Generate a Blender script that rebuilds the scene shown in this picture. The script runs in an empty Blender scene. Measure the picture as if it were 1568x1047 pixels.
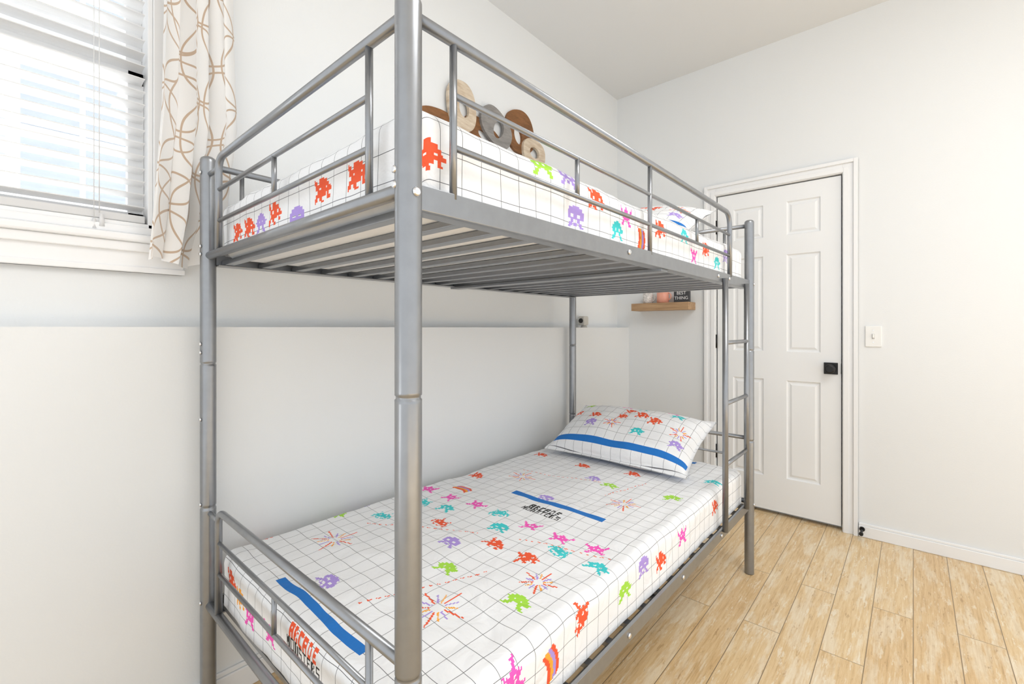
import bpy, bmesh, math, random
import numpy as np
from mathutils import Vector, Matrix, noise
random.seed(3)
H=1.172; S=1.0218
scene=bpy.context.scene
try:
    scene.view_settings.view_transform='Standard'
    scene.view_settings.look='None'
except Exception: pass

# ---------------------------------------------------------------- helpers
def link(o,parent=None):
    scene.collection.objects.link(o)
    if parent: o.parent=parent
    return o
def empty(name,loc=(0,0,0)):
    e=bpy.data.objects.new(name,None); e.empty_display_size=.05; link(e); return e
class N:
    def __init__(s,name):
        s.m=bpy.data.materials.new(name); s.m.use_nodes=True; s.t=s.m.node_tree
        s.b=s.t.nodes['Principled BSDF']; s.out=s.t.nodes['Material Output']
    def n(s,typ,**k):
        nd=s.t.nodes.new(typ)
        for a,b in k.items(): setattr(nd,a,b)
        return nd
    def l(s,a,b): s.t.links.new(a,b)
    def put(s,v,sock):
        if isinstance(v,bpy.types.NodeSocket): s.l(v,sock)
        else: sock.default_value=v
    def math(s,op,a,b=0.0,c=None):
        nd=s.n('ShaderNodeMath',operation=op); s.put(a,nd.inputs[0]); s.put(b,nd.inputs[1])
        if c is not None: s.put(c,nd.inputs[2])
        return nd.outputs[0]
    def mix(s,f,a,b,mode='MIX'):
        nd=s.n('ShaderNodeMix',data_type='RGBA',blend_type=mode)
        s.put(f,nd.inputs[0]); s.put(a,nd.inputs[6]); s.put(b,nd.inputs[7]); return nd.outputs[2]
    def ramp(s,f,stops):
        nd=s.n('ShaderNodeValToRGB'); el=nd.color_ramp.elements
        while len(el)<len(stops): el.new(.5)
        for e,(p,c) in zip(el,stops): e.position=p; e.color=c
        s.l(f,nd.inputs[0]); return nd.outputs[0]
    def noise(s,vec,scale,detail=3,rough=.5,dist=0):
        nd=s.n('ShaderNodeTexNoise'); nd.inputs['Scale'].default_value=scale
        nd.inputs['Detail'].default_value=detail; nd.inputs['Roughness'].default_value=rough; nd.inputs['Distortion'].default_value=dist
        if vec is not None: s.l(vec,nd.inputs['Vector'])
        return nd.outputs[0]
    def bump(s,h,strength=.2,dist=.01):
        nd=s.n('ShaderNodeBump'); nd.inputs['Strength'].default_value=strength; nd.inputs['Distance'].default_value=dist
        s.l(h,nd.inputs['Height']); s.l(nd.outputs[0],s.b.inputs['Normal'])
def c4(r,g,b): return (r,g,b,1)
def simple(name,col,rough=.5,metal=0,nscale=0,var=.04,bump=0,transl=0):
    m=N(name); m.b.inputs['Roughness'].default_value=rough; m.b.inputs['Metallic'].default_value=metal
    tc=m.n('ShaderNodeTexCoord')
    nz=m.noise(tc.outputs['Object'],nscale or 6)
    lo=c4(*[max(0,x*(1-var)) for x in col]); hi=c4(*[min(1,x*(1+var)) for x in col])
    m.l(m.ramp(nz,[(.3,lo),(.7,hi)]),m.b.inputs['Base Color'])
    if bump: m.bump(m.noise(tc.outputs['Object'],bump),.15,.002)
    if transl:
        tl=m.n('ShaderNodeBsdfTranslucent'); tl.inputs[0].default_value=(*col,1); mx=m.n('ShaderNodeMixShader'); mx.inputs[0].default_value=transl
        m.l(m.b.outputs[0],mx.inputs[1]); m.l(tl.outputs[0],mx.inputs[2]); m.l(mx.outputs[0],m.out.inputs[0])
    return m.m

M_wall=simple('wall_paint',(.80,.815,.82),.6,nscale=1.2,var=.008,bump=180)
M_ceil=simple('ceiling_paint',(.75,.76,.765),.8,nscale=1,var=.008)
M_trim=simple('trim_paint',(.87,.875,.88),.35,nscale=2,var=.008)
M_door=simple('door_paint',(.87,.88,.885),.35,nscale=2,var=.008)
M_metal=simple('silver_painted_steel',(.30,.31,.325),.30,.8,nscale=40,var=.04)
M_bolt=simple('zinc_bolt',(.75,.75,.76),.25,1,nscale=30)
M_black=simple('black_hardware',(.015,.015,.016),.35,.3,nscale=30)
M_matt=simple('mattress_ticking',(.8,.8,.8),.9,nscale=30,var=.02,bump=200)
M_blind=simple('blind_vinyl',(.92,.92,.92),.4,nscale=8,var=.01,transl=.35)
M_oak=N('shelf_oak')
tc=M_oak.n('ShaderNodeTexCoord'); mp=M_oak.n('ShaderNodeMapping'); mp.inputs['Scale'].default_value=(3,30,30)
M_oak.l(tc.outputs['Object'],mp.inputs[0])
M_oak.l(M_oak.ramp(M_oak.noise(mp.outputs[0],2,5),[(.3,c4(.34,.20,.10)),(.7,c4(.52,.34,.19))]),M_oak.b.inputs['Base Color']); M_oak=M_oak.m

def mesh_obj(name,bm,mat,parent=None,smooth=False,bevel=0,seg=2):
    me=bpy.data.meshes.new(name); bmesh.ops.recalc_face_normals(bm,faces=bm.faces); bm.to_mesh(me); bm.free()
    o=bpy.data.objects.new(name,me); link(o,parent)
    if mat: me.materials.append(mat)
    if smooth:
        for p in me.polygons: p.use_smooth=True
    if bevel:
        b=o.modifiers.new('b','BEVEL'); b.width=bevel; b.segments=seg; b.limit_method='ANGLE'
    return o
def addbox(bm,lo,hi):
    vs=[bm.verts.new((x,y,z)) for x in (lo[0],hi[0]) for y in (lo[1],hi[1]) for z in (lo[2],hi[2])]
    for f in [(0,1,3,2),(4,6,7,5),(0,4,5,1),(2,3,7,6),(0,2,6,4),(1,5,7,3)]:
        bm.faces.new([vs[i] for i in f])
def box(name,lo,hi,mat,parent=None,bevel=0):
    bm=bmesh.new(); addbox(bm,lo,hi); return mesh_obj(name,bm,mat,parent,False,bevel)
def boxes(name,lst,mat,parent=None,bevel=0):
    bm=bmesh.new()
    for lo,hi in lst: addbox(bm,lo,hi)
    return mesh_obj(name,bm,mat,parent,False,bevel)
def addtube(bm,pts,r,seg=16,cap=True):
    pts=[Vector(p) for p in pts]
    n=len(pts); rs=r if isinstance(r,(list,tuple)) else [r]*n
    t0=(pts[1]-pts[0]).normalized()
    up=Vector((0,0,1)) if abs(t0.z)<.9 else Vector((1,0,0))
    nrm=t0.cross(up).normalized(); prev=t0; rings=[]
    for i,p in enumerate(pts):
        if i==0: t=t0
        elif i==n-1: t=(pts[i]-pts[i-1]).normalized()
        else:
            t=((pts[i]-pts[i-1]).normalized()+(pts[i+1]-pts[i]).normalized())
            t=t.normalized() if t.length>1e-6 else prev
        q=prev.rotation_difference(t); nrm=(q@nrm); nrm=(nrm-t*nrm.dot(t)).normalized(); prev=t
        bn=t.cross(nrm)
        rings.append([bm.verts.new(p+(nrm*math.cos(a)+bn*math.sin(a))*rs[i]) for a in [2*math.pi*k/seg for k in range(seg)]])
    for a,b in zip(rings[:-1],rings[1:]):
        for k in range(seg):
            f=bm.faces.new((a[k],a[(k+1)%seg],b[(k+1)%seg],b[k])); f.smooth=True
    if cap: bm.faces.new(rings[0][::-1]); bm.faces.new(rings[-1])
def fillet(pts,r,n=8):
    pts=[Vector(p) for p in pts]; out=[pts[0]]
    for i in range(1,len(pts)-1):
        a=(pts[i-1]-pts[i]).normalized(); b=(pts[i+1]-pts[i]).normalized()
        p0=pts[i]+a*r; p1=pts[i]+b*r
        for k in range(n+1):
            t=k/n; out.append(p0*(1-t)**2+pts[i]*2*t*(1-t)+p1*t*t)
    out.append(pts[-1]); return out
def tubes(name,lst,mat,parent=None,seg=16):
    bm=bmesh.new()
    for pts,r in lst: addtube(bm,pts,r,seg)
    bmesh.ops.recalc_face_normals(bm,faces=bm.faces)
    me=bpy.data.meshes.new(name); bm.normal_update(); bm.to_mesh(me); bm.free()
    me.materials.append(mat); o=bpy.data.objects.new(name,me); return link(o,parent)

# ---------------------------------------------------------------- room shell
XU=-1.745; XL=-1.645; YD=3.229; ZC=H+1.79; LED=H+.003
XR=2.6; YB=-1.6
# floor material
F=N('floor_planks')
geo=F.n('ShaderNodeNewGeometry'); sep=F.n('ShaderNodeSeparateXYZ'); F.l(geo.outputs['Position'],sep.inputs[0])
cmb=F.n('ShaderNodeCombineXYZ'); F.l(sep.outputs[1],cmb.inputs[0]); F.l(sep.outputs[0],cmb.inputs[1])
br=F.n('ShaderNodeTexBrick'); F.l(cmb.outputs[0],br.inputs['Vector'])
br.offset=.37; br.offset_frequency=2
for k,v in (('Scale',1),('Mortar Size',.0014),('Mortar Smooth',.1),('Bias',0),('Brick Width',1.22),('Row Height',.128)): br.inputs[k].default_value=v
br.inputs['Color1'].default_value=(0,0,0,1); br.inputs['Color2'].default_value=(1,1,1,1); br.inputs['Mortar'].default_value=(.5,.5,.5,1)
off=F.n('ShaderNodeVectorMath',operation='MULTIPLY_ADD'); F.l(br.outputs['Color'],off.inputs[0]); off.inputs[1].default_value=(7,5,3); F.l(cmb.outputs[0],off.inputs[2])
mp=F.n('ShaderNodeMapping'); mp.inputs['Scale'].default_value=(1,5.5,1); F.l(off.outputs[0],mp.inputs[0])
mp2=F.n('ShaderNodeMapping'); mp2.inputs['Scale'].default_value=(1,18,1); F.l(off.outputs[0],mp2.inputs[0])
n1=F.noise(mp.outputs[0],3.4,8,.70,.1); n2=F.noise(mp.outputs[0],10,8,.75,.1); n3=F.noise(mp2.outputs[0],6,6,.72)
base=F.ramp(n3,[(.30,c4(.52,.34,.16)),(.45,c4(.68,.47,.24)),(.60,c4(.75,.56,.32))])
base2=F.mix(F.ramp(n1,[(.49,c4(0,0,0)),(.58,c4(.9,.9,.9))]),base,F.ramp(n3,[(.3,c4(.69,.53,.33)),(.6,c4(.81,.68,.49))]))
scr=F.ramp(n2,[(.35,c4(.75,.75,.75)),(.41,c4(0,0,0))])
base3=F.mix(scr,base2,c4(.45,.27,.12))
scr2=F.ramp(n2,[(.57,c4(0,0,0)),(.61,c4(.7,.7,.7))])
base3=F.mix(scr2,base3,c4(.83,.74,.58))
tint=F.mix(.15,base3,br.outputs['Color'],'SOFT_LIGHT')
fin=F.mix(br.outputs['Fac'],tint,c4(.26,.18,.10))
F.l(fin,F.b.inputs['Base Color']); F.b.inputs['Roughness'].default_value=.36
inv=F.math('SUBTRACT',1,br.outputs['Fac']); F.bump(inv,.4,.0015)
M_floor=F.m
box('floor',(XU-.12,YB,-.06),(XR,YD+.12,0),M_floor)
box('ceiling',(XU-.12,YB,ZC),(XR,YD+.12,ZC+.06),M_ceil)
# left wall: knee wall + upper wall around window
WY0,WY1,WZ0,WZ1=-.60,.318,H+.30,H+1.46
bm=bmesh.new()
addbox(bm,(XU-.12,YB,0),(XL,YD,LED))
addbox(bm,(XU-.12,YB,LED),(XU,WY0,ZC)); addbox(bm,(XU-.12,WY1,LED),(XU,YD,ZC))
addbox(bm,(XU-.12,WY0,LED),(XU,WY1,WZ0)); addbox(bm,(XU-.12,WY0,WZ1),(XU,WY1,ZC))
mesh_obj('wall_left',bm,M_wall)
DX0,DX1,DZ=-1.003,-.306,H+.890
bm=bmesh.new()
addbox(bm,(XU-.12,YD,0),(DX0,YD+.12,ZC)); addbox(bm,(DX1,YD,0),(XR,YD+.12,ZC)); addbox(bm,(DX0,YD,DZ),(DX1,YD+.12,ZC))
addbox(bm,(DX0,YD+.06,0),(DX1,YD+.12,DZ))
mesh_obj('wall_far',bm,M_wall)
def baseboard(name,lst):
    boxes(name,lst,M_trim,None,.003)
baseboard('baseboard_far',[((DX1+.075,YD-.014,0),(XR,YD,.062)),((DX1+.075,YD-.009,.062),(XR,YD,.076)),((XL,YD-.014,0),(DX0-.075,YD,.062)),((XL,YD-.009,.062),(DX0-.075,YD,.076))])
baseboard('baseboard_left',[((XL,YB,0),(XL+.014,YD-.015,.07)),((XL,YB,.07),(XL+.009,YD-.015,.085))])
bm=bmesh.new()
def casing(bm,x0,x1,z1):
    w=.072
    for (a,b,t) in ((0,w,.010),(.004,.030,.016),(w-.020,w,.022)):
        addbox(bm,(x0-b,YD-t,0),(x0-a,YD,z1+b)); addbox(bm,(x1+a,YD-t,0),(x1+b,YD,z1+b)); addbox(bm,(x0-a,YD-t,z1+a),(x1+a,YD,z1+b))
casing(bm,DX0,DX1,DZ)
mesh_obj('trim_1',bm,M_trim,None,False,.002)
# ---------------------------------------------------------------- door
door=empty('door_1')
dx0,dx1,dz0,dz1=DX0+.006,DX1-.006,.022,DZ-.006
xs=[dx0,-.898,-.716,-.592,-.410,dx1]; zs=[dz0,.235,.850,1.022,1.630,1.744,1.957,dz1]
bm=bmesh.new(); yf=YD+.010
g=[[bm.verts.new((x,yf,z)) for z in zs] for x in xs]; pan=[]
for i in range(5):
    for j in range(7):
        f=bm.faces.new((g[i][j],g[i+1][j],g[i+1][j+1],g[i][j+1]))
        if i in (1,3) and j in (1,3,5): pan.append(f)
for f in pan:
    for th,dy in ((.004,.0),(.010,.010),(.012,.0),(.018,-.007)):
        bmesh.ops.inset_region(bm,faces=[f],thickness=th,depth=0,use_boundary=True)
        for v in f.verts: v.co.y+=dy
o=mesh_obj('door_face',bm,M_door,door)
box('door_slab',(dx0,yf+.012,dz0),(dx1,yf+.04,dz1),M_door,door)
boxes('door_edges',[((dx0,yf,dz0),(dx0+.001,yf+.03,dz1)),((dx1-.001,yf,dz0),(dx1,yf+.03,dz1)),((dx0,yf,dz0),(dx1,yf+.03,dz0+.001))],M_door,door)
kx,kz=-.362,H-.237
box('knob_plate',(kx-.034,yf-.008,kz-.034),(kx+.034,yf+.001,kz+.034),M_black,door,.002)
tubes('knob',[([(kx,yf-.005,kz),(kx,yf-.03,kz),(kx,yf-.035,kz),(kx,yf-.045,kz),(kx,yf-.06,kz),(kx,yf-.064,kz)],[.012,.011,.022,.027,.026,.018])],M_black,door,24)
for i,hz in enumerate((H-.09,H-.83,H+.68)):
    tubes('hinge_%d'%i,[([(DX0+.001,yf-.010,hz-.045),(DX0+.001,yf-.010,hz+.045)],.008)],M_black,door,10)
box('latch',(dx1-.002,yf-.002,kz-.03),(dx1+.004,yf+.02,kz+.03),M_black,door)
ds=empty('door_stop')
tubes('stop_spring',[([(-.215,YD-.012,.045),(-.215,YD-.05,.043),(-.215,YD-.075,.040)],.006),([(-.215,YD-.012,.045),(-.215,YD-.02,.045)],.013),([(-.215,YD-.073,.04),(-.215,YD-.088,.04)],.010)],M_black,ds,12)
sw=empty('light_switch')
M_plate=simple('switch_plastic',(.86,.86,.84),.3,var=.01)
box('switch_plate',(-.202,YD-.008,H-.047-.058),(-.130,YD,H-.047+.058),M_plate,sw,.003)
box('toggle',(-.170,YD-.020,H-.047-.008),(-.162,YD-.005,H-.047+.014),M_plate,sw,.002)
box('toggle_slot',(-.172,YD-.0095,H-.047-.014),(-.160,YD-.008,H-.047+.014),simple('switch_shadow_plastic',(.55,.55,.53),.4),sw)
tubes('plate_screws',[([(-.166,YD-.008,H-.047+s),(-.166,YD-.0095,H-.047+s)],.003) for s in (-.033,.033)],M_bolt,sw,10)
# ---------------------------------------------------------------- window
win=empty('window_1')
xg=XU-.085
bm=bmesh.new()
addbox(bm,(XU-.12,WY1-.012,WZ0),(XU,WY1,WZ1)); addbox(bm,(XU-.12,WY0,WZ0),(XU,WY0+.012,WZ1)); addbox(bm,(XU-.12,WY0,WZ1-.012),(XU,WY1,WZ1)); addbox(bm,(XU-.12,WY0,WZ0),(XU,WY1,WZ0+.014))
def sash(bm,x,z0,z1,w=.04):
    y0,y1=WY0+.012,WY1-.012
    addbox(bm,(x,y0,z0),(x+.028,y0+w,z1)); addbox(bm,(x,y1-w,z0),(x+.028,y1,z1)); addbox(bm,(x,y0,z0),(x+.028,y1,z0+w)); addbox(bm,(x,y0,z1-w),(x+.028,y1,z1))
sash(bm,xg+.0,WZ0+.014,H+.79); sash(bm,xg-.03,H+.755,WZ1-.012)
mesh_obj('window_frame',bm,M_trim,win,False,.002)
G=N('window_glass'); tr=G.n('ShaderNodeBsdfTransparent'); gl=G.n('ShaderNodeBsdfGlossy'); gl.inputs['Roughness'].default_value=.02
mx=G.n('ShaderNodeMixShader'); mx.inputs[0].default_value=.05; G.l(tr.outputs[0],mx.inputs[1]); G.l(gl.outputs[0],mx.inputs[2]); G.l(mx.outputs[0],G.out.inputs[0])
boxes('glass_panes',[((xg+.012,WY0+.05,WZ0+.05),(xg+.016,WY1-.05,H+.755)),((xg-.018,WY0+.05,H+.79),(xg-.014,WY1-.05,WZ1-.05))],G.m,win)
bm=bmesh.new()
for a,b,t in ((0,.07,.012),(.05,.07,.022)):
    addbox(bm,(XU,WY1+a,WZ0-.02),(XU+t,WY1+b,WZ1+b)); addbox(bm,(XU,WY0-b,WZ0-.02),(XU+t,WY0-a,WZ1+b)); addbox(bm,(XU,WY0-b,WZ1+a),(XU+t,WY1+b,WZ1+b))
mesh_obj('window_casing',bm,M_trim,win,False,.002)
boxes('window_stool',[((XU-.01,WY0-.09,H+.252),(XU+.040,WY1+.085,H+.275)),((XU-.01,WY0,H+.275),(XU+.012,WY1,WZ0+.002))],M_trim,win,.006)
boxes('window_apron',[((XU,WY0-.07,H+.165),(XU+.016,WY1+.075,H+.252)),((XU,WY0-.07,H+.225),(XU+.028,WY1+.080,H+.252)),((XU,WY0-.07,H+.165),(XU+.022,WY1+.078,H+.182))],M_trim,win,.003)
# blinds
bl=empty('window_blind')
bm=bmesh.new(); z=WZ0+.062; th=math.radians(5); xb=XU-.030
y0,y1=WY0+.018,WY1-.018
while z<WZ1-.05:
    n=5; top=[];
    for k in range(n):
        q=(k/(n-1)-.5)*.05; cz=.003*(1-(2*k/(n-1)-1)**2)
        x=xb+q*math.cos(th)-cz*math.sin(th); zz=z+q*math.sin(th)+cz*math.cos(th)
        top.append((x,zz))
    ra=[[bm.verts.new((x,yy,zz+dz)) for x,zz in top] for yy,dz in ((y0,.0013),(y1,.0013),(y0,-.0013),(y1,-.0013))]
    for k in range(n-1):
        bm.faces.new((ra[0][k],ra[1][k],ra[1][k+1],ra[0][k+1])); bm.faces.new((ra[2][k],ra[2][k+1],ra[3][k+1],ra[3][k]))
    bm.faces.new((ra[0][0],ra[2][0],ra[3][0],ra[1][0])); bm.faces.new((ra[0][-1],ra[1][-1],ra[3][-1],ra[2][-1]))
    z+=.039
mesh_obj('blind_slats',bm,M_blind,bl)
boxes('blind_rails',[((xb-.026,y0,WZ0+.016),(xb+.026,y1,WZ0+.038)),((xb-.03,y0,WZ1-.05),(xb+.03,y1,WZ1-.012))],M_blind,bl,.003)
cy=.196
tubes('blind_cords',[([(xb+.027,cy,WZ0+.03),(xb+.027,cy,WZ1-.04)],.0012),([(xb+.027,cy-.5,WZ0+.03),(xb+.027,cy-.5,WZ1-.04)],.0012),([(xb+.033,cy-.012,H+.30),(xb+.033,cy-.012,WZ1-.04)],.001),
  ([(xb+.036,cy-.012,H+.262+.02),(xb+.036,cy-.012,H+.31)],[.008,.004]),([(xb+.038,cy+.004,H+.27+.02),(xb+.038,cy+.004,H+.325)],[.008,.004])],M_blind,bl,8)
# ---------------------------------------------------------------- outside house
Sd=N('house_siding'); g2=Sd.n('ShaderNodeNewGeometry'); s2=Sd.n('ShaderNodeSeparateXYZ'); Sd.l(g2.outputs['Position'],s2.inputs[0])
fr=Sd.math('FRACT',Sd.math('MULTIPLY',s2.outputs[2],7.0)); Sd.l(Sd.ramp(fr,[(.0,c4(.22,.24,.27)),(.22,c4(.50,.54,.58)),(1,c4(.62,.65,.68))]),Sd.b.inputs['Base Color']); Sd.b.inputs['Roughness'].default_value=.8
M_dk=simple('dark_pane',(.24,.27,.31),.5)
hs=empty('neighbor_house')
box('house_body',(-9,-8,-.07),(-5.5,9,8),Sd.m,hs)
l1=[];l2=[]
for wy in (-4.5,-2.6,-.9,.5,1.9,3.5):
    for wz in (.6,2.2,3.9,5.9):
        l1.append(((-5.5,wy-.45,wz),(-5.42,wy+.45,wz+1.2)))
        l2+= [((-5.43,wy-.37,wz+.08),(-5.40,wy-.02,wz+.57)),((-5.43,wy+.02,wz+.08),(-5.40,wy+.37,wz+.57)),((-5.43,wy-.37,wz+.63),(-5.40,wy-.02,wz+1.12)),((-5.43,wy+.02,wz+.63),(-5.40,wy+.37,wz+1.12))]
boxes('house_window_trim',l1,M_trim,hs); boxes('house_window_panes',l2,M_dk,hs)
box('ground_outside',(-9.5,-9,-.3),(XU-.13,10,-.07),simple('outdoor_concrete',(.8,.8,.79),.9))
# ---------------------------------------------------------------- curtain
C=N('curtain_fabric'); uv=C.n('ShaderNodeUVMap'); uv.uv_map='UV'; sp=C.n('ShaderNodeSeparateXYZ'); C.l(uv.outputs[0],sp.inputs[0])
U,V=sp.outputs[0],sp.outputs[1]
acc=None
wob=C.math('MULTIPLY',C.math('SUBTRACT',C.noise(uv.outputs[0],5,1),.5),.03)
for (pu,pv,ou,ov,rx,ry) in ((.155,.235,0,0,.070,.112),(.155,.235,.078,.118,.072,.108),(.30,.31,.04,.19,.060,.12)):
    fu=C.math('MULTIPLY',C.math('SUBTRACT',C.math('FRACT',C.math('DIVIDE',C.math('ADD',C.math('ADD',U,ou+3),wob),pu)),.5),pu)
    fv=C.math('MULTIPLY',C.math('SUBTRACT',C.math('FRACT',C.math('DIVIDE',C.math('ADD',C.math('SUBTRACT',V,wob),ov),pv)),.5),pv)
    r2=C.math('SQRT',C.math('ADD',C.math('POWER',C.math('ABSOLUTE',C.math('DIVIDE',fu,rx)),2),C.math('POWER',C.math('ABSOLUTE',C.math('DIVIDE',fv,ry)),2)))
    ln=C.math('LESS_THAN',C.math('ABSOLUTE',C.math('SUBTRACT',r2,1)),.028)
    acc=ln if acc is None else C.math('MAXIMUM',acc,ln)
C.l(C.mix(acc,c4(.88,.87,.855),c4(.56,.41,.29)),C.b.inputs['Base Color']); C.b.inputs['Roughness'].default_value=.85
tl=C.n('ShaderNodeBsdfTranslucent'); tl.inputs[0].default_value=(.9,.88,.85,1); mxs=C.n('ShaderNodeMixShader'); mxs.inputs[0].default_value=.15
C.l(C.b.outputs[0],mxs.inputs[1]); C.l(tl.outputs[0],mxs.inputs[2]); C.l(mxs.outputs[0],C.out.inputs[0])
cur=empty('curtain')
nu,nv=160,80; cb=H+.195; ct=H+1.54
verts=[];uvs=[]
def lerp(a,xs_,ys_): return float(np.interp(a,xs_,ys_))
for j in range(nv+1):
    z=cb+(ct-cb)*j/nv; zr=z-H
    yl=lerp(zr,[.19,.65,1.5],[.285,.315,.335]); yr=lerp(zr,[.19,.35,.65,1.5],[.455,.50,.535,.50])
    for i in range(nu+1):
        s=i/nu; amp=.016+.009*(1-j/nv)
        ph=2*math.pi*2.7*s+.5*math.sin(zr*3)
        x=XU+.080+amp*math.sin(ph)+.005*math.sin(2.3*ph+zr*5)
        y=yl+(yr-yl)*s+.008*math.sin(2*ph+zr)
        verts.append((x,y,z+.012*math.sin(ph*.5)*(1-j/nv))); uvs.append((s*.36,z))
faces=[(j*(nu+1)+i,j*(nu+1)+i+1,(j+1)*(nu+1)+i+1,(j+1)*(nu+1)+i) for j in range(nv) for i in range(nu)]
me=bpy.data.meshes.new('curtain_panel'); me.from_pydata(verts,[],faces); ul=me.uv_layers.new(name='UV')
for lp in me.loops: ul.data[lp.index].uv=uvs[lp.vertex_index]
for p in me.polygons: p.use_smooth=True
me.materials.append(C.m); o=link(bpy.data.objects.new('curtain_panel',me),cur)
M_rod=simple('rod_metal',(.5,.5,.5),.3,.9)
crod=empty('curtain_rod')
tubes('rod',[([(XU+.080,-.85,H+1.56),(XU+.080,.58,H+1.56)],.010),([(XU,.56,H+1.56),(XU+.080,.56,H+1.56)],.007),([(XU,-.8,H+1.56),(XU+.080,-.8,H+1.56)],.007)],M_rod,crod)
# ---------------------------------------------------------------- bunk bed frame
bed=empty('bunk_bed')
def B(x,y,h): return (S*x,S*y,S*h)
XF,XB_,YN,YFa=-.576,-1.562,.415,2.333
for i,(px,py) in enumerate(((XF,YN),(XB_,YN),(XF,YFa),(XB_,YFa))):
    R=.0205
    prof=[(0,.016),(.002,R),(.005,R),(.612,R),(.6165,R),(.618,.0188),(.624,.0188),(.6255,R),(.630,R),(1.033,R),(1.0385,R),(1.040,.0188),(1.044,.0188),(1.0455,R),(1.050,R),(1.632,R),(1.640,R),(1.646,.0185),(1.650,.013)]
    tubes('post_%d'%i,[([B(px,py,h) for h,_ in prof],[r*S for _,r in prof])],M_metal,bed,40)
def Bbox(x0,x1,y0,y1,h0,h1): return (B(x0,y0,h0),B(x1,y1,h1))
for nm,top in (('upper',1.369),('lower',.345)):
    bot=top-.040
    L=[Bbox(XF-.004,XF+.006,YN+.018,YFa-.018,bot,top),Bbox(XF-.034,XF,YN+.018,YFa-.018,bot,bot+.004),
       Bbox(XB_-.006,XB_+.004,YN+.018,YFa-.018,bot,top),Bbox(XB_,XB_+.034,YN+.018,YFa-.018,bot,bot+.004)]
    boxes('side_rails_'+nm,L,M_metal,bed,.0015)
    sl=[]
    for k in range(19):
        y=.46+k*.102
        sl.append(Bbox(XB_+.006,XF-.006,y-.012,y+.012,bot+.004,bot+.018))
    sl.append(Bbox(XB_+.003,XF-.003,1.350,1.398,bot-.008,bot+.002))
    boxes('slats_'+nm,sl,M_metal,bed,.002)
    tt=1.625 if nm=='upper' else .632
    for e,y in enumerate((YN,YFa)):
        t=[]
        t.append((fillet([B(XF,y,tt),B(-1.468,y,tt),B(-1.468,y,top-.008)],.045),.0098))
        t.append(([B(XB_,y,tt-.028),B(-1.468,y,tt-.028)],.007))
        t.append(([B(XF,y,top-.010),B(XB_,y,top-.010)],.0120))
        t.append(([B(-.686,y,tt),B(-.686,y,top-.01)],.0068))
        for dh in (.090,.177): t.append(([B(-1.468,y,tt-dh),B(-.686,y,tt-dh)],.0058))
        t.append(([B(-1.081,y,tt-.090),B(-1.081,y,tt-.177)],.0058))
        tubes('end_rail_%s_%d'%(nm,e),t,M_metal,bed)
t=[]; tt=1.625
t.append((fillet([B(XF,YN,tt),B(XF,2.03,tt),B(XF,2.03,1.36)],.06),.0098))
for y in (.505,1.261): t.append(([B(XF,y,tt),B(XF,y,1.36)],.0066))
for y in (.879,1.646): t.append(([B(XF,y,tt-.09),B(XF,y,tt-.177)],.0058))
for dh in (.09,.177): t.append(([B(XF,.505,tt-dh),B(XF,2.03,tt-dh)],.0058))
tubes('guard_rail_front',t,M_metal,bed)
t=[([B(XB_,YN,tt),B(XB_,YFa,tt)],.0098)]
for y in (.505,1.261,2.03): t.append(([B(XB_,y,tt),B(XB_,y,1.36)],.0066))
for y in (.879,1.646): t.append(([B(XB_,y,tt-.09),B(XB_,y,tt-.177)],.0058))
for dh in (.09,.177): t.append(([B(XB_,.505,tt-dh),B(XB_,2.03,tt-dh)],.0058))
tubes('guard_rail_back',t,M_metal,bed)
xl=XF+.014
t=[([B(xl,1.924,.335),B(xl,1.924,1.345)],.0115),([B(xl,2.233,.335),B(xl,2.233,1.345)],.0115)]
for h in (1.088,.844,.600): t.append(([B(xl,1.924,h),B(xl,2.233,h)],.0085))
tubes('ladder',t,M_metal,bed)
t=[]
def bolt(p,n,r=.0075):
    p=Vector(B(*p)); n=Vector(n); t.append(([p,p+n*.003,p+n*.005],[r,r,r*.6]))
for px in (XF,XB_):
    hs_=(1.385,1.362,.345) if px==XF else (1.385,1.362,1.60,1.10,1.075,.88,.632,.345)
    for h in hs_:
        bolt((px-.008 if px==XF else px+.004,YN-.0180 if px==XF else YN-.0195,h),(0,-1,0),.006)
for py in (YN,YFa):
    for h in (1.35,.325): bolt((XF+.0195,py,h),(1,0,0))
for y in (1.12,1.86,2.0): bolt((XF+.006,y,1.35),(1,0,0)); 
for y in (1.12,1.50,1.90): bolt((XF+.006,y,.325),(1,0,0))
tubes('bolts',t,M_bolt,bed,12)
# ---------------------------------------------------------------- printed bedding
RED=(.85,.10,.03);TEAL=(.05,.60,.62);MAG=(.90,.10,.50);GRN=(.38,.72,.06);PUR=(.42,.30,.72);BLU=(.01,.17,.55);ORG=(.95,.40,.04);BLK=(.02,.02,.02)
P={
'a':["..#.....#..","...#...#...","..#######..",".##.###.##.","###########","#.#######.#","#.#.....#.#","...##.##..."],
'b':["...####...",".########.","##########","##..##..##","##########","..##..##..",".##.##.##.","##......##"],
'c':["#..###....","##.#####..",".########.",".##.###.##","..#########",".######.#.","##.##...##","#...##...."],
'd':["....##.....","..######...",".########..","###.##.####",".#########.","..##..##...",".##....##..","##......##."],
'e':["#....#....#","##..###..##",".#########.","..##.#.##..","..#######..","...#####...","..##...##..",".##.....##."],
}
FONT={'A':["###","#.#","###","#.#","#.#"],'C':["###","#..","#..","#..","###"],'R':["##.","#.#","##.","#.#","#.#"],'D':["##.","#.#","#.#","#.#","##."],'E':["###","#..","##.","#..","###"],
'M':["#.#","###","###","#.#","#.#"],'O':["###","#.#","#.#","#.#","###"],'N':["##.","#.#","#.#","#.#","#.#"],'S':["###","#..","###","..#","###"],'T':["###",".#.",".#.",".#.",".#."]}
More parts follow.
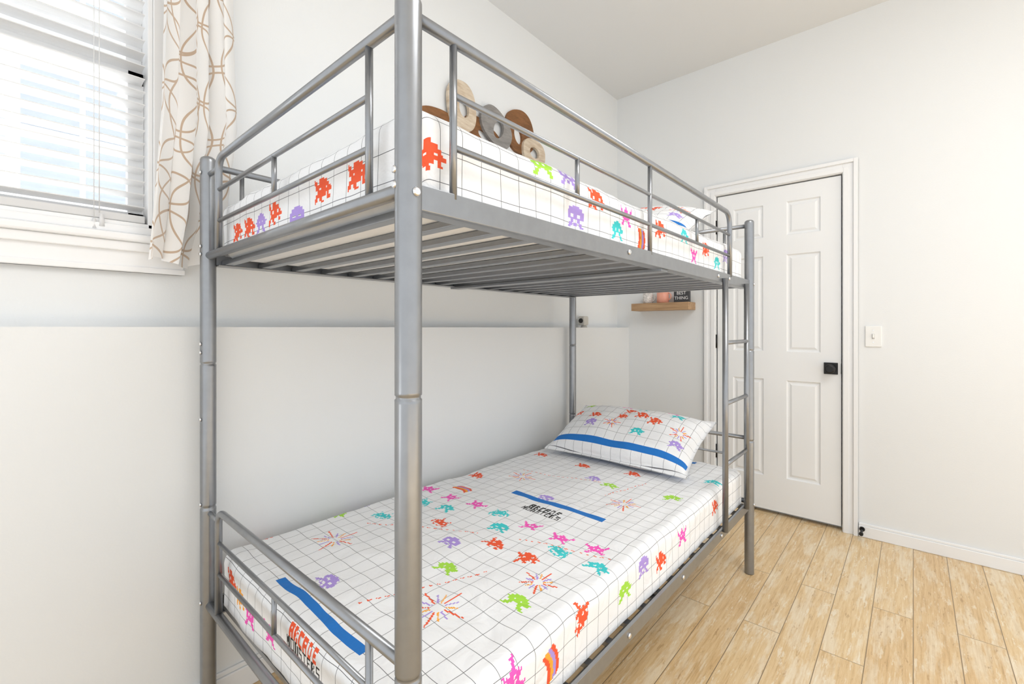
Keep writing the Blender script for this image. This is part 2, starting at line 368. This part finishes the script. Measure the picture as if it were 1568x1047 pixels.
def textpat(w): return ['.'.join(FONT[c][r] for c in w) for r in range(5)]
P['logo1']=textpat('ARCADE'); P['logo2']=textpat('MONSTERS')
def paint(Ac,Bc,col,stamps):
    for st in stamps:
        kind,a,b,ang,sz,color=st
        ca,sa=math.cos(ang),math.sin(ang)
        da=Ac-a; db=Bc-b
        u=da*ca+db*sa; v=-da*sa+db*ca
        if kind in P:
            pat=np.array([[ch=='#' for ch in row.ljust(11 if len(P[kind][0])<=11 else len(P[kind][0]),'.')] for row in P[kind]])
            r,c=pat.shape; px=sz/c
            iu=np.floor(u/px+c/2).astype(int); iv=np.floor(-v/px+r/2).astype(int)
            ok=(iu>=0)&(iu<c)&(iv>=0)&(iv<r)
            m=np.zeros_like(ok); m[ok]=pat[iv[ok],iu[ok]]
            col[m]=(*color,1)
        elif kind=='bar':
            m=(abs(u)<sz[0]/2)&(abs(v)<sz[1]/2); col[m]=(*color,1)
        elif kind=='dash':
            m=(abs(u)<sz[0]/2)&(abs(v)<.002)&((u/.022)%1<.5); col[m]=(*color,1)
        elif kind=='burst':
            rr=np.sqrt(u*u+v*v); an=np.arctan2(v,u); k=14
            fr_=((an/(2*math.pi)*k)%1-.5)*2*math.pi/k*rr
            idx=np.floor(an/(2*math.pi)*k).astype(int)%3
            m=(abs(fr_)<.0022)&(rr>sz*.25)&(rr<sz*np.where(idx==0,1.0,.7))
            cols=[RED,ORG,PUR]
            for q in range(3): col[m&(idx==q)]=(*cols[q],1)
        elif kind=='rainbow':
            for q,cc in enumerate((RED,ORG,PUR,RED)):
                m=(abs(u-(q-1.5)*.011+8*(v*v))<.0055)&(abs(v)<sz/2); col[m]=(*cc,1)
D=N('printed_cotton')
uv=D.n('ShaderNodeUVMap'); uv.uv_map='UV'; sp=D.n('ShaderNodeSeparateXYZ'); D.l(uv.outputs[0],sp.inputs[0])
gp=.053
def gl_(x):
    f=D.math('ABSOLUTE',D.math('SUBTRACT',D.math('FRACT',D.math('DIVIDE',x,gp)),.5)); return D.math('LESS_THAN',f,.0125)
ln=D.math('MAXIMUM',gl_(sp.outputs[0]),gl_(sp.outputs[1]))
at=D.n('ShaderNodeAttribute'); at.attribute_name='print'
b0=D.mix(ln,c4(.87,.875,.885),c4(.13,.13,.14))
D.l(D.mix(at.outputs['Alpha'],b0,at.outputs['Color']),D.b.inputs['Base Color']); D.b.inputs['Roughness'].default_value=.8
geo=D.n('ShaderNodeNewGeometry'); D.bump(D.noise(geo.outputs['Position'],9,4,.55,.6),.6,.02)
M_print=D.m
def finish_cloth(name,verts,faces,uvA,uvB,fcol,parent):
    me=bpy.data.meshes.new(name); me.from_pydata(verts,[],faces)
    nl=len(me.loops); vi=np.empty(nl,dtype=np.int32); me.loops.foreach_get('vertex_index',vi)
    ul=me.uv_layers.new(name='UV'); a=np.empty((nl,2),dtype=np.float32); a[:,0]=uvA[vi]; a[:,1]=uvB[vi]; ul.data.foreach_set('uv',a.ravel())
    ca=me.color_attributes.new('print','FLOAT_COLOR','CORNER'); cc=np.repeat(np.array(fcol,dtype=np.float32),4,axis=0); ca.data.foreach_set('color',cc.ravel())
    me.polygons.foreach_set('use_smooth',np.ones(len(me.polygons),dtype=bool)); me.materials.append(M_print)
    me.update(); return link(bpy.data.objects.new(name,me),parent)
def sheet(name,x0,x1,y0,y1,top,drop,stamps,parent,q=.004,sagw=.007):
    r=.035; arc=math.pi*r/2; ext=arc+drop-r
    def prof(A,lo,hi):
        lo2,hi2=lo+r,hi-r
        s=np.where(A<lo2,lo2-A,np.where(A>hi2,A-hi2,0)); sg=np.where(A<lo2,-1,1); base=np.where(A<lo2,lo2,np.where(A>hi2,hi2,A))
        ina=np.minimum(s,arc); p=np.sin(ina/r)*r; dz=(1-np.cos(ina/r))*r+np.maximum(s-arc,0)
        return base,sg,p,dz,s
    A=np.linspace(x0+r-ext,x1-r+ext,int((x1-x0-2*r+2*ext)/q)+1); Bq=np.linspace(y0+r-ext,y1-r+ext,int((y1-y0-2*r+2*ext)/q)+1)
    GA,GB=np.meshgrid(A,Bq,indexing='ij')
    ba,sa,pa,za,s1=prof(GA,x0,x1); bb,sb,pb,zb,s2=prof(GB,y0,y1)
    X=ba+sa*pa*np.sqrt(np.maximum(0,1-pb**2/(2*r*r))); Y=bb+sb*pb*np.sqrt(np.maximum(0,1-pa**2/(2*r*r)))
    Z=top-np.minimum(za+zb,drop)
    co=np.stack([X,Y,Z],-1).reshape(-1,3); out=[]
    for p in co:
        v=Vector(p); n1=noise.noise_vector(v*5.5); n2=noise.noise_vector(Vector((v.x*16,v.y*16,v.z*5)))
        d=n1*sagw+n2*.0032
        out.append((p[0]+d.x*.8,p[1]+d.y*.8,p[2]+d.z*(1 if p[2]>top-.05 else .3)))
    na,nb=GA.shape
    Ac=(GA[:-1,:-1]+GA[1:,1:])/2; Bc=(GB[:-1,:-1]+GB[1:,1:])/2
    col=np.zeros(Ac.shape+(4,),dtype=np.float32); paint(Ac,Bc,col,stamps)
    keep=~((s1[:-1,:-1]>arc)&(s2[:-1,:-1]>arc)|(s1[1:,1:]>arc)&(s2[1:,1:]>arc)&(s1[:-1,:-1]>arc*.99)&(s2[:-1,:-1]>arc*.99))
    I,J=np.nonzero(keep)
    f=np.stack([I*nb+J,(I+1)*nb+J,(I+1)*nb+J+1,I*nb+J+1],-1)
    return finish_cloth(name,out,f.tolist(),GA.ravel(),GB.ravel(),col[I,J],parent)
def top_xy(u,v,zr=-.662):
    d=-zr*697/(v-502); t=(u-784)/697; return S*d*(-.661+.75*t),S*d*(.75+.661*t)
X0,X1,Y0,Y1=S*-1.545,S*-.598,S*.440,S*2.312
r=.035; arc=math.pi*r/2
low=[]
lst=[('c',405,820,RED),('a',675,800,RED),('c',758,833,RED),('c',808,857,RED),('c',905,930,RED),('c',730,728,RED),('c',830,697,RED),('c',970,727,RED),('c',893,713,RED),
('a',650,767,TEAL),('d',685,778,TEAL),('b',765,808,TEAL),('a',858,846,TEAL),('d',915,868,TEAL),('a',587,788,TEAL),('a',765,787,TEAL),('d',1092,738,TEAL),
('e',730,775,MAG),('e',690,762,MAG),('e',812,806,MAG),('e',858,825,MAG),('e',912,840,MAG),('e',657,750,MAG),('e',802,1018,MAG),
('d',520,787,GRN),('d',685,868,GRN),('d',795,922,GRN),('d',935,744,GRN),('d',1030,763,GRN),
('b',555,772,PUR),('b',690,832,PUR),('b',500,893,PUR),('b',837,763,PUR),('b',910,735,PUR)]
for i,(k,u,v,cc) in enumerate(lst):
    x,y=top_xy(u,v); low.append((k,x,y,random.choice([0,.35,-.4,.1,-.2]),.076,cc))
for u,v,s in ((513,827,.075),(670,932,.075),(800,730,.065),(955,773,.065),(825,892,.055)):
    x,y=top_xy(u,v); low.append(('burst',x,y,0,s,RED))
x,y=top_xy(712,748); low.append(('rainbow',x,y,1.4,.09,RED))
for yy,xx,ww in ((.497,-1.045,.024),(1.378,-1.0,.030),(2.255,-1.0,.03)): low.append(('bar',S*xx,S*yy,0,(.42,ww),BLU))
for yy in (.40,1.285): low.append(('logo1',S*-1.0,S*yy+.03,0,.14,RED if yy<1 else BLK)); low.append(('logo2',S*-1.0,S*yy,0,.17,BLK))
for (x,y,a,l) in ((-1.25,.95,.5,.4),(-.95,.75,1.2,.35),(-.8,1.15,.3,.3),(-1.2,1.7,.2,.4),(-.9,1.75,1.3,.25)): low.append(('dash',x,y,a,(l,0),RED))
def frontA(h,top): return X1-r+arc+(top-r-h)
def nearB(h,top): return Y0+r-arc-(top-r-h)
TL=S*.487; TU=S*1.512
for k,y,h,cc in (('d',1.18,.43,GRN),('b',1.30,.45,PUR),('c',1.42,.42,RED),('e',1.60,.44,MAG),('c',1.95,.44,RED),('rainbow',.83,.42,RED),('d',2.1,.43,TEAL)):
    low.append((k,frontA(h,TL),y,1.57 if k!='rainbow' else 1.9,.075,cc))
for k,x,h,cc in (('c',-1.48,.44,RED),('e',-1.2,.41,MAG),('c',-1.40,.42,ORG),('e',-1.33,.40,MAG),('c',-.75,.42,RED)):
    low.append((k,x,nearB(h,TL),0,.075,cc))
up=[]
for k,y,h,cc in (('c',.48,1.465,RED),('d',.80,1.53,GRN),('b',.90,1.53,PUR),('b',.93,1.44,PUR),('c',1.02,1.50,RED),('d',1.13,1.44,TEAL),('e',1.19,1.49,MAG),('rainbow',1.29,1.43,RED),('c',1.42,1.49,RED),('d',1.62,1.50,TEAL),('e',1.72,1.44,MAG),('c',1.85,1.48,RED),('d',1.98,1.44,TEAL),('b',2.1,1.48,PUR)):
    up.append((k,frontA(h,TU),y,1.57 if k!='rainbow' else 1.4,.075,cc))
for k,x,h,cc in (('c',-.78,1.46,RED),('c',-.92,1.46,RED),('c',-1.16,1.45,RED),('c',-1.33,1.44,RED),('c',-1.42,1.44,RED),('b',-1.04,1.42,PUR),('d',-1.25,1.44,PUR)):
    up.append((k,x,nearB(h,TU),0,.075,cc))
up.append(('bar',S*-1.0,S*.502,0,(.42,.03),BLU))
for nm,T,stamps,hb in (('lower',TL,low,.345),('upper',TU,up,1.369)):
    bs=empty('mattress')
    bot=S*(hb-.040+.0185)+.001
    bm=bmesh.new(); addbox(bm,(X0+.008,Y0+.008,bot),(X1-.008,Y1-.008,T-.012))
    mesh_obj('mattress_core',bm,M_matt,bs,True,.03,4)
    sheet('fitted_sheet',X0,X1,Y0,Y1,T,T-bot-.012,stamps,bs)
def pillow(T,nm='pillow'):
    root=empty(nm)
    w,l,th=.76,.44,.095; n=190; m_=110
    Us=np.linspace(-1,1,n+1); Vs=np.linspace(-1,1,m_+1); ang=math.radians(24)
    verts=[];ua=[];ub=[];faces=[];cols=[]
    for side in (1,-1):
        basei=len(verts)
        for u in Us:
            for v in Vs:
                uu=min(1,abs(u)*1.04); vv=min(1,max(0,abs(v)*1.08))
                t=th*((1-uu**3.2)*(1-vv**2.6))**.55
                pin=1-.05*(1-abs(u)**2)*abs(v)**4; pin2=1-.05*(1-abs(v)**2)*abs(u)**4
                x=u*w/2*pin2; y=v*l/2*pin
                nz=noise.noise(Vector((x*7+T,y*7,side*2)))*.014*(t/th)+noise.noise(Vector((x*5+T,y*30,side*2)))*.004
                z=side*(t+.002)*(1 if side>0 else .68)+nz
                y2=y*math.cos(ang)-z*math.sin(ang); z2=y*math.sin(ang)+z*math.cos(ang)
                verts.append((S*-1.083+x,S*2.105+y2-.0,T+.118+z2)); ua.append(x+.02); ub.append(y+side*.013)
        Uc=(Us[:-1]+Us[1:])/2*w/2; Vc=(Vs[:-1]+Vs[1:])/2*l/2
        GA,GB=np.meshgrid(Uc,Vc,indexing='ij'); col=np.zeros(GA.shape+(4,),dtype=np.float32)
        st=[('bar',0,-.155,0,(.74,.034),BLU)]
        if side>0: st+=[('c',-.17,.02,0,.07,RED),('b',-.16,-.05,0,.07,PUR),('d',.1,-.06,0,.07,TEAL),('c',.0,.10,.2,.07,RED),('c',.16,.03,0,.07,RED),('d',.24,.12,0,.07,TEAL),('burst',-.05,-.03,0,.045,RED),('burst',.29,.0,0,.05,RED),('c',-.02,.04,0,.06,RED),('c',.08,.06,0,.07,RED),('d',-.28,.14,0,.07,GRN),('e',-.05,.17,0,.07,MAG),('d',.3,-.08,0,.07,PUR),('e',.2,.17,0,.07,MAG),('d',.05,.15,0,.06,TEAL),('b',-.3,.05,0,.06,RED)]
        paint(GA,GB,col,st)
        for i in range(n):
            for j in range(m_):
                a=basei+i*(m_+1)+j; q=(a,a+m_+1,a+m_+2,a+1)
                faces.append(q if side>0 else q[::-1]); cols.append(col[i,j])
    finish_cloth('pillowcase',verts,faces,np.array(ua),np.array(ub),np.array(cols),root)
pillow(TL); pillow(TU)
# ---------------------------------------------------------------- wall sculpture of wooden ovals
wd=empty('wood_oval_wall_sculpture')
def woodmat(n,c1,c2):
    m=N(n); tc=m.n('ShaderNodeTexCoord'); mp=m.n('ShaderNodeMapping'); mp.inputs['Scale'].default_value=(1,6,30); m.l(tc.outputs['Object'],mp.inputs[0])
    m.l(m.ramp(m.noise(mp.outputs[0],2,5,.6),[(.35,c4(*c1)),(.65,c4(*c2))]),m.b.inputs['Base Color']); m.b.inputs['Roughness'].default_value=.6; return m.m
W_b=woodmat('walnut_wood',(.16,.065,.018),(.26,.11,.035)); W_c=woodmat('pale_wood',(.52,.40,.28),(.70,.60,.47)); W_g=woodmat('gray_wood',(.20,.19,.18),(.30,.28,.26))
def oval(name,y,z,ry,rz,hy,hz,ho,mat,xoff,tilt=0):
    bm=bmesh.new(); n=48; x0=XU+xoff; x1=x0+.016; R=[]
    for k in range(n):
        a=2*math.pi*k/n; row=[]
        for (cy,cz,sy,sz) in ((0,0,ry,rz),(ho[0],ho[1],hy,hz)):
            e=.82 if sy==ry else 1
            ca,sa=math.cos(a),math.sin(a)
            py=cy+sy*math.copysign(abs(ca)**e,ca); pz=cz+sz*math.copysign(abs(sa)**e,sa)
            Y_=y+py*math.cos(tilt)-pz*math.sin(tilt); Z_=z+py*math.sin(tilt)+pz*math.cos(tilt)
            row+= [bm.verts.new((x0,Y_,Z_)),bm.verts.new((x1,Y_,Z_))]
        R.append(row)
    for k in range(n):
        a=R[k]; b=R[(k+1)%n]
        for i,j in ((0,1),(1,3),(3,2),(2,0)): bm.faces.new((a[i],a[j],b[j],b[i]))
    mesh_obj(name,bm,mat,wd)
oval('oval_walnut_a',1.42,H+.965,.145,.10,.05,.030,(0,.03),W_b,.000,.1)
oval('oval_pale_a',1.565,H+1.125,.095,.125,.034,.045,(.01,-.01),W_c,.016,.1)
oval('oval_walnut_b',1.74,H+1.03,.15,.075,.05,.025,(0,0),W_b,.000,-.3)
oval('oval_gray',1.82,H+1.10,.125,.095,.036,.055,(.015,0),W_g,.016,-.5)
oval('oval_walnut_c',2.04,H+1.15,.125,.125,.035,.05,(-.03,-.02),W_b,.000,.3)
oval('oval_pale_b',2.15,H+1.055,.105,.080,.045,.032,(0,0),W_c,.016,0)
# ---------------------------------------------------------------- shelf + items
sh=empty('floating_shelf')
box('shelf_board',(-1.56,YD-.13,H+.125),(-1.14,YD,H+.178),M_oak,sh,.002)
zt=H+.1785
def mug(name,x,y,r,h,mat):
    root=empty(name)
    bm=bmesh.new(); addtube(bm,[(x,y,zt),(x,y,zt+.004),(x,y,zt+h),(x,y,zt+h),(x,y,zt+.008)],[r*.85,r,r,r*.88,r*.85],24,True)
    me=bpy.data.meshes.new('mug_body'); bm.to_mesh(me); bm.free(); me.materials.append(mat); link(bpy.data.objects.new('mug_body',me),root)
    tubes('mug_handle',[([(x+r*.9+.022*math.sin(a),y-.0,zt+h/2+.024*math.cos(a)) for a in [math.pi*k/10 for k in range(11)]],.004)],mat,root,8)
mug('coffee_mug',-1.455,YD-.075,.036,.08,simple('white_speckled_ceramic',(.7,.66,.63),.3,nscale=90,var=.3))
mug('coffee_mug',-1.345,YD-.07,.042,.092,simple('coral_ceramic',(.80,.36,.26),.3,nscale=12))
sg=empty('wooden_sign')
box('sign_block',(-1.262,YD-.08,zt),(-1.155,YD-.05,zt+.088),simple('charcoal_paint',(.05,.05,.055),.6),sg,.002)
M_txt=simple('white_lettering',(.8,.8,.8),.6)
for tx,dz in (('BEST',.054),('THING',.020)):
    fc=bpy.data.curves.new('lettering_'+tx.lower(),'FONT'); fc.body=tx; fc.size=.031; fc.align_x='CENTER'; fc.extrude=.0005; fc.materials.append(M_txt)
    o=link(bpy.data.objects.new('lettering_'+tx.lower(),fc),sg); o.location=(-1.2085,YD-.0808,zt+dz); o.rotation_euler=(math.pi/2,0,0)
sc=empty('security_camera')
cx,cyy=-1.690,2.66
M_dev=simple('device_plastic',(.55,.53,.49),.4)
box('camera_body',(cx-.03,cyy-.03,LED+.014),(cx+.022,cyy+.03,LED+.078),M_dev,sc,.010)
tubes('camera_lens',[([(cx-.004,cyy-.029,LED+.046),(cx-.004,cyy-.036,LED+.046)],[.017,.015])],M_black,sc,24)
tubes('camera_foot',[([(cx,cyy,LED),(cx,cyy,LED+.006),(cx,cyy,LED+.02)],[.024,.022,.010])],M_dev,sc,24)

# ---------------------------------------------------------------- light
w=bpy.data.worlds.new('world'); scene.world=w; w.use_nodes=True
bg=w.node_tree.nodes['Background']; bg.inputs[0].default_value=(.95,.978,1,1); bg.inputs[1].default_value=1.43
def area(name,loc,rot,size,power,col=(1,1,1)):
    l=bpy.data.lights.new(name,'AREA'); l.shape='RECTANGLE'; l.size=size[0]; l.size_y=size[1]; l.energy=power; l.color=col
    o=link(bpy.data.objects.new(name,l)); o.location=loc; o.rotation_euler=rot; return o
area('ceiling_fill',(.7,1.2,ZC-.05),(0,0,0),(1.2,1.2),32,(.97,.985,1))  # unseen fill light added below the ceiling to brighten the room, no fixture modelled
sl=bpy.data.lights.new('sun','SUN'); sl.energy=14; sl.angle=.01; so=link(bpy.data.objects.new('sun',sl)); so.rotation_euler=(0,math.radians(17),0); so.location=(3,0,8)
# ---------------------------------------------------------------- camera
cam=bpy.data.cameras.new('camera'); co=link(bpy.data.objects.new('camera',cam)); cam.sensor_width=36; cam.lens=16.0; cam.shift_y=-.0137
co.location=(0,0,H); co.rotation_euler=(math.pi/2,0,math.radians(41.4)); cam.clip_start=.02
scene.camera=co
